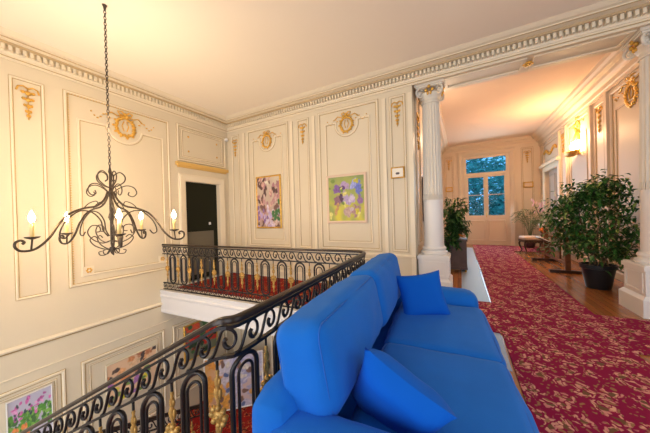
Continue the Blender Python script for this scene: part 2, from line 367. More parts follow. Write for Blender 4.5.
# far wall
for (u0, u1) in ((-5.70, -5.46), (-3.45, -3.15), (-1.20, -0.93)):
    frame(WF, wf, u0, u1, .80, 3.86, k=.8); garland(WF, wf, (u0+u1)/2, 3.72, .95)
for (u0, u1, cu) in ((-5.10, -3.76, -4.42), (-2.85, -1.47, -2.16)):
    frame(WF, wf, u0, u1, .80, 3.88, k=1.0)
    dipframe(WF, wf, u0+.17, u1-.17, .95, 3.60, cu, 3.54, .26)
    wreath(WF, wf, cu, 3.52, 1.0)
pl = MB()
for u in (-5.24, -3.62, -2.99, -1.33): pl.box(u-.035, u+.035, .17, 3.87, 0, .035, WF)
pl.box(-0.86, -0.78, 0, 3.87, 0, .03, WF); pl.build('pilaster_strip', TRIM, wf)
# chair rail and lower panels
b = MB(); b.sweep([(-5.9, .70, 0), (-.78, .70, 0)], [(-.03, 0), (-.03, .02), (0, .04), (.03, .03), (.03, 0)], (0, 0, 1), M=WF); b.build('chair_rail', TRIM, wf)
for (u0, u1) in ((-5.1, -3.76), (-2.85, -1.47)): frame(WF, wf, u0, u1, .26, .60, k=.8)
# lower storey of far wall
for (u0, u1) in ((-5.6, -4.7), (-4.45, -3.4), (-3.1, -2.2)): frame(WF, wf, u0, u1, -2.4, -.85)
# left wall
frame(WL, wl, 1.11, 1.44, .41, 3.77, k=.7); garland(WL, wl, 1.28, 3.64, 1.0)
frame(WL, wl, 1.70, 3.41, .45, 3.79, k=.9)
dipframe(WL, wl, 1.86, 3.28, .60, 3.37, 2.57, 3.40, .30)
wreath(WL, wl, 2.57, 3.42, 1.15)
bd = MB()
v = .50
while v < 3.76: bd.blob((1.735, v, .02), .011, WL, 5, 3); v += .042
u = 1.74
while u < 3.40: bd.blob((u, 3.765, .02), .011, WL, 5, 3); u += .042
bd.build('bead_course', OCHRE, wl)
cb = MB()
for u in (1.94, 3.20): cb.box(u-.07, u+.07, .61, .75, 0, .018, WL)
cb.build('corner_block', TRIM, wl)
cb = MB()
for u in (1.94, 3.20):
    for i in range(6): cb.blob((u+.032*math.cos(i*1.047), .68+.032*math.sin(i*1.047), .022), (.018, .018, .01), WL)
cb.build('gilded_corner_flower', GOLD, wl)
frame(WL, wl, -.95, .80, .42, 3.79, k=1.3); frame(WL, wl, -.78, .62, .60, 3.37, k=.8); wreath(WL, wl, -.08, 3.42, 1.15)
# above-door panel and door crown
frame(WL, wl, 3.64, 4.98, 2.98, 3.82); frame(WL, wl, 3.74, 4.88, 3.08, 3.72, k=.6)
cb = MB()
for u in (3.90, 4.72):
    for v in (3.22, 3.58): cb.blob((u, v, .01), (.028, .028, .012), WL)
cb.build('gilded_corner_flower', GOLD, wl)
cb = MB().box(3.56, 5.05, 2.84, 2.92, 0, .07, WL).box(3.60, 5.0, 2.80, 2.84, 0, .04, WL); cb.build('door_crown', OCHRE, wl)
cb = MB(); cb.sweep([(3.705, -.0, 0), (3.705, 2.565, 0), (4.855, 2.565, 0), (4.855, 0, 0)], [(-.085, 0), (-.085, .03), (-.05, .045), (.05, .03), (.085, .02), (.085, 0)], (0, 0, 1), M=WL); 
cb.build('door_casing', TRIM, wl)
# dado rails of the stairwell
for (v, k) in ((-.31, 1.0), (-.74, .35)):
    MB().sweep([(-4.0, v, 0), (3.2 if v > -.5 else 5.1, v, 0)], [(-.03*k, 0), (-.03*k, .03*k), (0, .05*k), (.03*k, .035*k), (.03*k, 0)], (0, 0, 1), M=WL).build('dado_rail', TRIM, wl)
MB().sweep([(-4.0, -.355, 0), (3.2, -.355, 0)], [(-.012, 0), (-.012, .012), (.012, .012), (.012, 0)], (0, 0, 1), M=WL).build('ochre_line', OCHRELINE, wl)
for (u0, u1) in ((-.6, 1.57), (1.82, 3.17), (3.40, 4.85)):
    frame(WL, wl, u0, u1, -2.6, -.93); frame(WL, wl, u0+.09, u1-.09, -2.5, -1.02, k=.5)
# corridor right wall
for (u0, u1) in ((6.25, 7.85), (8.95, 10.35)):
    frame(WR, wr, u0, u1, .95, 4.02, m=CORR, k=1.3); frame(WR, wr, u0+.16, u1-.16, 1.1, 3.62, m=CORR, k=.7)
    frame(WR, wr, u0, u1, .22, .80, m=CORR)
wreath(WR, wr, 7.12, 3.72, 1.35); wreath(WR, wr, 9.65, 3.85, 1.0)
for (u0, u1) in ((8.18, 8.62), (10.62, 10.98)):
    frame(WR, wr, u0, u1, .3, 4.0, m=CORR, k=.9); garland(WR, wr, (u0+u1)/2, 3.9, 1.2)
pl = MB()
for u in (8.0, 8.80, 10.48, 11.1): pl.box(u-.05, u+.05, .17, 4.12, 0, .06, WR)
pl.build('pilaster_strip', CORR, wr)
cb = MB(); cb.sweep([(11.22, 0, 0), (11.22, 3.08, 0), (12.93, 3.08, 0), (12.93, 0, 0)], [(-.09, 0), (-.09, .05), (0, .06), (.08, .03), (.08, 0)], (0, 0, 1), M=WR)
cb.box(11.0, 13.1, 3.17, 3.27, 0, .14, WR); cb.build('door_casing', TRIM, wr)
frame(WR, wr, 11.2, 12.95, 3.36, 4.02, m=CORR)
cb = MB()
for i in range(15):
    t = i/14; cb.blob((11.4+1.4*t, 3.68+.09*math.sin(t*9), .03), (.07, .06, .03), WR)
cb.build('gilded_garland', GOLD, wr)
# corridor left wall (behind the left column)
for (u0, u1) in ((5.42, 5.95), (6.9, 8.3), (9.2, 10.6)):
    frame(WJ, wj, u0, u1, .9, 4.0, m=CORR); garland(WJ, wj, (u0+u1)/2, 3.6, 1.5)
# corridor end wall
for (u0, u1) in ((-.62, -.30), (2.34, 2.70)):
    frame(WE, we, u0, u1, .3, 4.16, m=CORR); garland(WE, we, (u0+u1)/2, 4.0, 1.0)
cb = MB(); cb.sweep([(.04, 0, 0), (.04, 4.16, 0), (2.0, 4.16, 0), (2.0, 0, 0)], [(-.10, 0), (-.10, .07), (-.03, .09), (.07, .04), (.10, 0)], (0, 0, 1), M=WE); cb.build('door_casing', CORR, we)

# ------------------------------------------------------------------ doors and windows
dr = struct(MB().box(-6.06, -6.02, 3.79, 4.77, 0, 2.48).build('door_1', DOORDK))
MB().box(-6.02, -6.0, 3.86, 4.63, .12, 1.22).build('lower_panel', DOORGR, dr)
MB().box(-6.02, -6.012, 4.50, 4.56, 1.38, 1.45).build('white_square', WHITE, dr)  # small white square on the door leaf
dr = struct(MB().box(3.06, 3.10, 11.30, 12.85, 0, 3.0).build('door_2', DOORG2))
W2 = wallmap((3.06, 0, 0), (0, 1, 0), (-1, 0, 0))
for (u0, u1) in ((11.42, 12.0), (12.15, 12.73)):
    for (v0, v1) in ((.2, 1.0), (1.2, 2.85)): frame(W2, dr, u0, u1, v0, v1, m=DOORG2, line=False, k=.8)
# french window at the end of the corridor
fw = struct(MB().box(.14, .26, 13.52, 13.60, 0, 4.06).box(1.78, 1.90, 13.52, 13.60, 0, 4.06).box(.26, 1.78, 13.52, 13.60, 3.96, 4.06).box(.26, 1.78, 13.50, 13.60, 3.17, 3.29).build('window_1', CORR))
sh = MB(); 
for (x0, x1) in ((.26, 1.00), (1.04, 1.78)):
    sh.box(x0, x1, 13.53, 13.58, 0, 1.34).box(x0, x1, 13.53, 13.58, 3.09, 3.17).box(x0, x0+.07, 13.53, 13.58, 1.34, 3.09).box(x1-.07, x1, 13.53, 13.58, 1.34, 3.09).box(x0, x1, 13.54, 13.57, 2.26, 2.29)
sh.box(.98, 1.06, 13.51, 13.55, 0, 3.17); sh.build('casement_leaf', CORR, fw)
pn = MB()
for (x0, x1) in ((.33, .93), (1.11, 1.71)): pn.sweep([(x0, .2, 0), (x1, .2, 0), (x1, 1.1, 0), (x0, 1.1, 0)], fr, (0, 0, 1), True, wallmap((0, 13.53, 0), (1, 0, 0), (0, -1, 0)))
pn.build('panel_moulding', CORR, fw)
MB().box(.26, 1.78, 13.555, 13.56, 1.34, 3.96).build('pane', GLASS, fw)
MB().tube([(1.02, 13.50, 1.25), (1.02, 13.48, 1.3), (1.02, 13.48, 1.42), (1.02, 13.50, 1.47)], .012).blob((1.02, 13.49, 1.36), .025).build('window_handle', GOLD, fw)

# outside
struct(MB().box(-30, 30, 13.8, 60, -3.2, -3.0).build('ground', GRND))
def outtree(x, y, h, w, label, seed):
    rnd = random.Random(seed)
    t = thing('garden_tree', (x, y, -3.0), label, 'tree', group=None)
    MB().tube([(0, 0, 0), (.1, 0, h*.3), (-.05, .1, h*.6)], [.25, .18, .1], 8).build('trunk', OUTBARK, t, True)
    b = MB()
    for i in range(4200):
        while True:
            p = Vector((rnd.uniform(-1, 1), rnd.uniform(-1, 1), rnd.uniform(-1, 1)))
            if .3 < p.length < 1: break
        f = 1+.25*noise.noise(p*3)
        c = Vector((p.x*w*f, p.y*w*f*.7, h*.6+p.z*h*.42*f)); a = rnd.uniform(0, 6.28); s = rnd.uniform(.16, .32)
        d1 = Vector((math.cos(a), math.sin(a)*.4, rnd.uniform(-.6, .6)))*s; d2 = Vector((-math.sin(a)*.5, rnd.uniform(-.3, .3), .8))*s
        n = len(b.v); b.v += [c-d1, c-d2*.5, c+d1, c+d2*.5]; b.f.append([n, n+1, n+2, n+3])
    b.build('crown', OUTLEAF, t)
outtree(-2.6, 21, 8.2, 2.6, 'bushy garden tree filling the left casement of the corridor window', 1)
outtree(4.4, 20, 8.6, 2.4, 'leafy garden tree seen through the right casement of the corridor window', 2)
outtree(1.3, 29, 10, 4.2, 'tall pale garden tree rising behind the two nearer trees outside', 3)

# ------------------------------------------------------------------ columns
def column(x, label_part):
    t = bpy.data.objects.new('column', None); COL.objects.link(t); t.location = (x, 5.44, 0); t.scale = (1, 1, 1.006); struct(t)
    b = MB().box(-.31, .31, -.31, .31, 0, .24)
    b.add([(-.31, -.31, .24), (.31, -.31, .24), (.31, .31, .24), (-.31, .31, .24), (-.27, -.27, .29), (.27, -.27, .29), (.27, .27, .29), (-.27, .27, .29)], [(0,1,5,4), (1,2,6,5), (2,3,7,6), (3,0,4,7)])
    b.box(-.265, .265, -.265, .265, .29, .64).box(-.285, .285, -.285, .285, .64, .70).box(-.27, .27, -.27, .27, .70, .72)
    for sx, sy in ((0, -1), (1, 0), (-1, 0), (0, 1)):
        W = wallmap((sx*.265, sy*.265, 0), (1, 0, 0) if sx == 0 else (0, 1, 0), (sx, sy, 0))
        b.sweep(rect(-.20, .20, .34, .59), [(-.015, 0), (-.015, .012), (.015, .012), (.015, 0)], (0, 0, 1), True, W)
    b.build('plinth', WHITE, t)
    b = MB().lathe([(.0, .72), (.235, .72), (.25, .745), (.245, .775), (.215, .79), (.205, .80), (.215, .82), (.225, .835), (.215, .86), (.195, .87), (.19, .89), (.0, .89)], 40, cap=False); b.build('column_base', WHITE, t, 'auto')
    MB().lathe([(.185, .885), (.18, 1.2), (.18, 1.78)], 40).build('plain_shaft', WHITE, t, 'auto')
    nf = 20
    def flute(a, z):
        c = math.cos(a*nf); return 1-.10*max(0, .5+.5*c)**.6
    prof = [(.182, 1.78)] + [(.182-.028*(z-1.8)/1.9, z) for z in (1.80, 2.2, 2.7, 3.2, 3.6)] + [(.154, 3.66)]
    MB().lathe(prof, nf*8, rmod=flute).build('fluted_shaft', COLM, t, 'auto')
    b = MB()
    for i in range(nf):
        a = 2*math.pi*i/nf; r = .177; b.blob((r*math.cos(a), r*math.sin(a), 1.83), (.012, .012, .07))
    b.build('flute_tongues', COLM, t, True)
    b = MB().lathe([(.0, 3.66), (.17, 3.66), (.178, 3.68), (.165, 3.70), (.16, 3.74), (.20, 3.79), (.215, 3.83), (.20, 3.86), (0, 3.86)], 32, cap=False)
    b.box(-.26, .26, -.26, .26, 3.955, 4.0).box(-.235, .235, -.235, .235, 3.93, 3.955)
    b.build('capital', COLM, t, 'auto')
    b = MB()
    for sx in (-1, 1):
        for sy in (-1, 1):
            d = Vector((sx, sy, 0)).normalized(); pts = []
            for i in range(34):
                a = i*.42; r = .095*math.exp(-a*.13); cx = .245
                pts.append(d*(cx+r*math.sin(a)) + Vector((0, 0, 3.845+r*math.cos(a))))
            rs = [.024*math.exp(-i*.035) for i in range(34)]
            b.tube(pts, rs, 8); b.tube([d*.15+Vector((0, 0, 3.90)), d*.20+Vector((0, 0, 3.935)), pts[0]], .022, 8)
            b.blob(tuple(d*.245+Vector((0, 0, 3.845))), .03)
    b.build('volute', COLM, t, True)
    b = MB()
    for i in range(4):
        a = i*math.pi/2; b.blob((.235*math.cos(a), .235*math.sin(a), 3.93), (.03, .03, .035))
        for k in (-1, 1):
            b.blob((.225*math.cos(a+k*.25), .225*math.sin(a+k*.25), 3.875), (.03, .03, .035)); b.blob((.21*math.cos(a+k*.12), .21*math.sin(a+k*.12), 3.82), (.022, .022, .04))
    b.build('gilded_leaf', GOLD, t, True)
    return t
column(-0.485, ''); column(2.50, '')

# ------------------------------------------------------------------ balustrades
SP = 0.355
class Path:
    def __init__(s, pts):
        s.p = [Vector(p) for p in pts]; s.L = [0]
        for a, b in zip(s.p, s.p[1:]): s.L.append(s.L[-1] + Vector((b.x-a.x, b.y-a.y)).length)
        s.len = s.L[-1]
    def at(s, t):
        t = max(0, min(s.len-1e-6, t))
        for i in range(len(s.p)-1):
            if t <= s.L[i+1]:
                f = (t-s.L[i])/(s.L[i+1]-s.L[i]); return s.p[i].lerp(s.p[i+1], f)
    def pt(s, t, z): q = s.at(t); return Vector((q.x, q.y, q.z+z))
def arc(cx, cy, r, a0, a1, n=8): return [(cx+r*math.cos(R(a0+(a1-a0)*i/n)), cy+r*math.sin(R(a0+(a1-a0)*i/n)), 0) for i in range(n+1)]
def dense(P, t0, t1, z, st=.03): 
    n = max(2, int((t1-t0)/st)); return [P.pt(t0+(t1-t0)*i/n, z) for i in range(n+1)]
def scrolls(P, b, t0, t1, z0, z1, per, r=.008):
    """running-dog frieze"""
    k = max(1, round((t1-t0)/per)); per = (t1-t0)/k; h = z1-z0
    base = [(-.10, .0), (.06, .04), (.20, .22), (.34, .58), (.46, .86), (.62, .98), (.80, .93), (.93, .74), (.95, .50), (.86, .30), (.72, .24), (.60, .33), (.57, .50), (.64, .60)]
    for i in range(k):
        c = t0+i*per
        q = smoothline([(u, v, 0) for u, v in base], 3)
        q = [p for p in q if t0 <= c+(1-p.x)*per <= t1+.001]
        n = len(q)
        b.tube([P.pt(c+(1-p.x)*per, z0+p.y*h) for p in q], [r*(1.0 if j < n*.75 else 1.35) for j in range(n)], 5)
def smoothline(pts, n=5):
    pts = [Vector(p) for p in pts]; out = []
    for i in range(len(pts)-1):
        p0 = pts[max(0, i-1)]; p1 = pts[i]; p2 = pts[i+1]; p3 = pts[min(len(pts)-1, i+2)]
        for j in range(n):
            t = j/n; out.append(.5*((2*p1)+(-p0+p2)*t+(2*p0-5*p1+4*p2-p3)*t*t+(-p0+3*p1-3*p2+p3)*t**3))
    out.append(pts[-1]); return out
def balustrade(name, P, label, offs=0.0, H=1.0):
    t = thing(name, tuple(P.p[0]), label, 'railing'); o0 = -P.p[0]
    class Q: pass
    base = P
    P = Path([p+o0 for p in base.p])
    L = P.len
    up = (0, 0, 1)
    MB().sweep([tuple(v) for v in dense(P, 0, L, H)], [(-.024, -.022), (-.025, -.004), (-.016, .010), (0, .014), (.016, .010), (.025, -.004), (.024, -.022)], up).build('handrail', BRONZE, t, 'auto')
    b = MB()
    for z in (H-.045, H-.205, .155, .02): b.sweep([tuple(v) for v in dense(P, 0, L, z)], [(-.014, -.009), (-.014, .009), (.014, .009), (.014, -.009)], up)
    b.build('horizontal_rail', IRON, t)
    b = MB(); scrolls(P, b, 0, L, H-.195, H-.052, .165, .0095); b.build('scroll_frieze', IRON, t, True)
    b = MB(); scrolls(P, b, 0, L, .03, .146, .13, .007); b.build('lower_scroll_frieze', IRON, t, True)
    k = int((L-offs)/SP)
    for i in range(k+1):
        c = offs+i*SP
        if c > L-.02: break
        # gilt stem
        p0 = P.at(c)
        s_ = MB().tube([P.pt(c, .16), P.pt(c, H-.21)], .008, 6); st = s_.build('spindle', IRON, t, True)
        tg = (P.at(min(L-1e-4, c+.01))-P.at(max(0, c-.01))); tg.z = 0; tg.normalize(); nr = Vector((-tg.y, tg.x, 0))
        def m4(z): q = P.pt(c, z); return Matrix(((tg.x, nr.x, 0, q.x), (tg.y, nr.y, 0, q.y), (0, 0, 1, q.z), (0, 0, 0, 1)))
        for zk, top in ((.35, False), (.61, True)):
            g = MB(); M = m4(zk)
            g.lathe([(.007, -.11), (.014, -.09), (.008, -.06), (.019, -.02), (.010, .02), (.018, .05), (.008, .09), (.012, .11), (.005, .13)], 8, M, cap=False)
            for sg in (-1, 1): g.blob((sg*.017, 0, -.01), (.009, .012, .034), M); g.blob((sg*.013, 0, .055), (.008, .010, .025), M)
            g.build('gilt_knop', GILT, st, True)
        g = MB(); M = m4(.475)
        for j in range(8):
            a = j*math.pi/4; g.blob((.046*math.cos(a), 0, .046*math.sin(a)), (.019, .020, .019), M)
        g.lathe([(.0, -.012), (.034, -.010), (.034, .010), (.0, .012)], 12, M @ Matrix.Rotation(R(90), 4, 'X'), cap=False)
        g.blob((0, 0, 0), (.016, .026, .016), M); g.build('gilt_rosette', GILT, st, True)
        # hoop: tall closed oval, outer thick and inner thin
        c2 = c+SP/2
        if c2+.12 < L:
            h_ = MB()
            for (w, zb, zt, r) in ((.088, .165, H-.225, .015), (.052, .215, H-.275, .009)):
                pts = []
                for j in range(11): a = math.pi*j/10; pts.append(P.pt(c2+w*math.cos(a), zt-w+w*math.sin(a)))
                for j in range(11): a = math.pi+math.pi*j/10; pts.append(P.pt(c2+w*math.cos(a), zb+w+w*math.sin(a)))
                h_.tube(pts, r, 6, True)
            h_.build('baluster_hoop', IRON, t, True)
    return t
A_ = [(-5.86, 3.20, 0), (-1.40, 3.50, 0)] + arc(-1.36, 3.36, .145, 92, 4)[0:] + [(-1.105, 1.10, 0)] + arc(-1.175, 1.00, .07, 0, -82, 6)
A_[-1] = (A_[-1][0], A_[-1][1], -.004)
end = Vector(A_[-1]); dr_ = Vector((-math.cos(R(8)), -math.sin(R(8)), 0))
S_ = [tuple(end+dr_*.05+Vector((0, 0, -.02)))] + [tuple(end+dr_*(.06+.25*i)+Vector((0, 0, -.025-.25*.565*i))) for i in range(1, 13)]
balustrade('stair_balustrade', Path(A_+S_), 'long black wrought-iron balustrade running from the gallery past the sofa and down the stairs', .14)
# lower flight railing
Lr = [(-4.5, 1.0, -2.15), (-4.5, 3.1, -3.05)]
balustrade('lower_stair_balustrade', Path(Lr), 'lower black iron railing glimpsed far down between the hoops of the sloping balustrade', .1)

# staircase flights
st = struct(thing('floor_staircase', (0, 0, 0), None, None))
b = MB(); cp = MB()
for i in range(11):
    x1 = -1.22-.29*i; z = -.165*(i+1); yb = .60-.04*i
    b.box(x1-.30, x1, -.75, yb, z-.16, z); cp.box(x1-.302, x1+.002, -.55, yb-.2, z-.002, z+.008)
b.box(-5.9, x1-.30, -.75, yb+.2, z-.2-.16, z-.165); 
for i in range(7):
    z2 = z-.165*(i+2); y0 = yb+.2+.29*i
    b.box(-5.9, -4.42, y0, y0+.30, z2-.16, z2)
b.build('flight', WHITE, st); cp.build('stair_carpet', RUG2, st)

# ------------------------------------------------------------------ carpets
ca = tag(MB().add([(x, y, z) for z in (-.003, .009) for x, y in ((-5.7, 3.40), (-1.35, 3.68), (-1.35, 4.98), (-5.7, 4.98))], [(0,1,2,3), (7,6,5,4)]+[(i, (i+1) % 4, (i+1) % 4+4, i+4) for i in range(4)]).build('gallery_carpet', RUG2), 'red patterned carpet covering the gallery floor behind the balustrade', 'carpet')
rg = MB()
rg.add([(.44, -1.5, 0), (1.58, -1.5, 0), (1.58, 3.85, 0), (5.5, 3.95, 0), (5.5, 5.05, 0), (1.66, 5.0, 0), (1.70, 11.6, 0), (2.85, 11.6, 0), (2.85, 13.3, 0), (.44, 13.3, 0), (.42, 5.0, 0), (-.45, 4.9, 0), (-.45, 3.80, 0), (.42, 3.80, 0)], [tuple(range(14))])
rgo = rg.build('hallway_runner', RUG); tag(rgo, 'long crimson floral runner along the corridor with arms crossing the hall', 'rug')
for v in rgo.data.vertices: v.co.z = 0.004
md = rgo.modifiers.new('thick', 'SOLIDIFY'); md.thickness = .012; md.offset = 1
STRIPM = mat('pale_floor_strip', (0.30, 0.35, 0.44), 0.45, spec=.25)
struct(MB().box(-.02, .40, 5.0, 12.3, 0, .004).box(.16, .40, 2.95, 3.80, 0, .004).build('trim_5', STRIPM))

# ------------------------------------------------------------------ sofa
def puff(sx, sy, sz, r, pf=(0, 0, 0), n=14, seed=0, wr_=.006):
    """soft box centred at the origin; pf = bulge along x, y, z"""
    g = MB(); idx = {}
    def key(p): return tuple(round(c, 5) for c in p)
    def vert(p):
        k = key(p)
        if k in idx: return idx[k]
        h = Vector((sx/2, sy/2, sz/2)); q = Vector((p[0]*h.x, p[1]*h.y, p[2]*h.z))
        inn = Vector([max(-(h[i]-r), min(h[i]-r, q[i])) for i in range(3)]); dd = q-inn
        if dd.length > 1e-9: q = inn+dd.normalized()*r
        for i in range(3):
            j, l = (i+1) % 3, (i+2) % 3
            q[i] += math.copysign(1, p[i])*abs(p[i])**3*pf[i]*(1-p[j]**2)*(1-p[l]**2)
        nn = noise.noise(Vector((q.x*5+seed, q.y*5, q.z*5)))*wr_ + noise.noise(Vector((q.x*14+seed, q.y*14, q.z*14)))*wr_*.4
        q += q.normalized()*nn
        idx[k] = len(g.v); g.v.append(q); return idx[k]
    # denser towards the edges
    def gr(i): t = -1+2*i/n; return math.copysign(abs(t)**.75, t)
    for ax in range(3):
        for s in (-1, 1):
            for i in range(n):
                for j in range(n):
                    def P3(a, b):
                        p = [0, 0, 0]; p[ax] = s; p[(ax+1) % 3] = gr(a); p[(ax+2) % 3] = gr(b); return p
                    g.f.append([vert(P3(i, j)), vert(P3(i+1, j)), vert(P3(i+1, j+1)), vert(P3(i, j+1))])
    return g
def put(g, name, m, parent, loc, rot=(0, 0, 0)):
    o = g.build(name, m, parent, True); o.location = loc; o.rotation_euler = rot; return o
def piping(o, dims, r, ax, sg, rad=.0045):
    """stitched welt round one face of a soft box"""
    k = r*(1-.7071); i, j = (ax+1) % 3, (ax+2) % 3; a = dims[i]/2-k; b_ = dims[j]/2-k; rr = r*.75; pts = []
    for cx, cy, a0 in ((a-rr, b_-rr, 0), (-a+rr, b_-rr, 90), (-a+rr, -b_+rr, 180), (a-rr, -b_+rr, 270)):
        for q in range(6):
            t = R(a0+q*18); p = [0, 0, 0]; p[ax] = sg*(dims[ax]/2-k); p[i] = cx+rr*math.cos(t); p[j] = cy+rr*math.sin(t); pts.append(p)
    MB().tube(pts, rad, 5, True).build('piping', PIPE, o, True)
sofa = thing('sofa', (-.36, 2.15, 0), 'large bright blue fabric sofa with its back to the balustrade', 'sofa', R(4))
# local: x to the front, y along the length
put(puff(1.02, 2.66, .26, .04), 'base', BLUE, sofa, (-.02, 0, .19))
put(puff(.24, 2.66, .68, .11, (.02, 0, 0)), 'back_frame', BLUE, sofa, (-.52, .04, .40))
put(puff(1.12, .36, .60, .14, (.0, .02, .01)), 'armrest', BLUE, sofa, (.02, -1.22, .345))
put(puff(1.16, .34, .56, .13, (.0, .02, .01)), 'armrest', BLUE, sofa, (.02, 1.22, .335))
sc1 = put(puff(.86, 1.05, .20, .07, (.02, 0, .025), seed=3, n=20, wr_=.012), 'seat_cushion', BLUE, sofa, (.19, -.58, .40)); piping(sc1, (.86, 1.05, .20), .07, 2, 1)
sc2 = put(puff(.86, 1.13, .20, .07, (.02, 0, .025), seed=8, n=20, wr_=.012), 'seat_cushion', BLUE, sofa, (.19, .47, .40)); piping(sc2, (.86, 1.13, .20), .07, 2, 1)
bc1 = put(puff(.29, 1.12, .47, .09, (.035, .01, .015), seed=5, n=20, wr_=.014), 'back_cushion', BLUE, sofa, (-.40, -.60, .80), (0, R(-10), 0)); piping(bc1, (.29, 1.12, .47), .09, 0, 1); piping(bc1, (.29, 1.12, .47), .09, 0, -1)
bc2 = put(puff(.29, 1.20, .51, .09, (.035, .01, .015), seed=11, n=20, wr_=.014), 'back_cushion', BLUE, sofa, (-.40, .57, .78), (0, R(-10), 0)); piping(bc2, (.29, 1.20, .51), .09, 0, 1); piping(bc2, (.29, 1.20, .51), .09, 0, -1)
lg = MB().lathe([(.03, 0), (.035, .07)], 12)
for sx in (-.45, .42):
    for sy in (-1.2, 1.2): put(MB().lathe([(.028, 0), (.036, .08)], 12), 'foot', WOODD, sofa, (sx, sy, 0))
def pillow(s, th, seed):
    g = MB(); n = 16; top = []; bot = []
    def pt(i, j, sg):
        u, v = -1+2*i/n, -1+2*j/n; e = (1-u**4)*(1-v**4)
        k = 1-.10*(1-u*u)*abs(v)**3*1.0; k2 = 1-.10*(1-v*v)*abs(u)**3
        z = sg*th/2*max(0, e)**.55*(1+.12*noise.noise(Vector((u*2+seed, v*2, sg))))
        return Vector((u*s/2*k2, v*s/2*k, z))
    for sg in (1, -1):
        base = len(g.v)
        for i in range(n+1):
            for j in range(n+1): g.v.append(pt(i, j, sg))
        for i in range(n):
            for j in range(n): g.f.append([base+i*(n+1)+j, base+(i+1)*(n+1)+j, base+(i+1)*(n+1)+j+1, base+i*(n+1)+j+1])
    return g
def throw(c, e1, e2, s, th, seed, label):
    e1 = Vector(e1).normalized(); e2 = Vector(e2); e2 = (e2-e1*e2.dot(e1)).normalized(); e3 = e1.cross(e2)
    rot = Matrix((e1, e2, e3)).transposed().to_euler()
    o = put(pillow(s, th, seed), 'throw_pillow', BLUE2, None, c, rot); tag(o, label, 'pillow', 'throw pillows on the sofa'); return o
PILLOW_FAR = throw((-.38, 2.80, .68), (.88, .30, .14), (-.14, .35, .9), .47, .16, 1, 'blue throw pillow standing on a corner at the far end of the sofa')
PILLOW_NEAR = throw((-.32, 1.27, .61), (.84, -.03, -.42), (.32, -.42, .82), .45, .20, 2, 'blue throw pillow slumped against the near armrest of the sofa')

# ------------------------------------------------------------------ chandelier
ch = thing('chandelier', (-3.93, 1.53, 4.30), 'wrought-iron scroll chandelier with five lit candle bulbs hanging on a long chain', 'chandelier')
def zc(z): return z-4.3
b = MB().lathe([(0.0, -.07), (.01, -.07), (.016, -.03), (.028, 0)], 16, cap=False); b.build('ceiling_rose', RUSTY, ch, True)
b = MB(); z = -.07; k = 0
while z > zc(2.24):
    pts = []
    for j in range(12):
        a = 2*math.pi*j/12; x_ = .012*math.cos(a); zz = .0235*math.sin(a)
        pts.append((x_, 0, z-.02+zz) if k % 2 else (0, x_, z-.02+zz))
    b.tube(pts, .0048, 5, True); z -= .037; k += 1
b.build('chain', RUSTY, ch, True)
b = MB().lathe([(.0, zc(1.12)), (.015, zc(1.14)), (.03, zc(1.18)), (.012, zc(1.22)), (.018, zc(1.26)), (.018, zc(1.55)), (.035, zc(1.60)), (.02, zc(1.66)), (.016, zc(1.85)), (.03, zc(1.90)), (.016, zc(1.95)), (.012, zc(2.15)), (.02, zc(2.18)), (.006, zc(2.25))], 12, cap=False); b.build('stem', RUSTY, ch, True)
def smoothline(pts, n=5):
    pts = [Vector(p) for p in pts]; out = []
    for i in range(len(pts)-1):
        p0 = pts[max(0, i-1)]; p1 = pts[i]; p2 = pts[i+1]; p3 = pts[min(len(pts)-1, i+2)]
        for j in range(n):
            t = j/n; out.append(.5*((2*p1)+(-p0+p2)*t+(2*p0-5*p1+4*p2-p3)*t*t+(-p0+3*p1-3*p2+p3)*t**3))
    out.append(pts[-1]); return out
def curl(cx, cz, r, a0, turns, n=14, inward=.25):
    return [(cx+r*(1-(1-inward)*i/n)*math.cos(a0+turns*i/n), 0, cz+r*(1-(1-inward)*i/n)*math.sin(a0+turns*i/n)) for i in range(n+1)]
arm_pts = [(.03, 0, zc(1.93)), (.07, 0, zc(1.82)), (.15, 0, zc(1.74)), (.27, 0, zc(1.71)), (.39, 0, zc(1.65)), (.48, 0, zc(1.54)), (.56, 0, zc(1.39)), (.66, 0, zc(1.285)), (.755, 0, zc(1.27)), (.80, 0, zc(1.31)), (.80, 0, zc(1.36)), (.765, 0, zc(1.38)), (.74, 0, zc(1.36)), (.755, 0, zc(1.34))]
BL = []
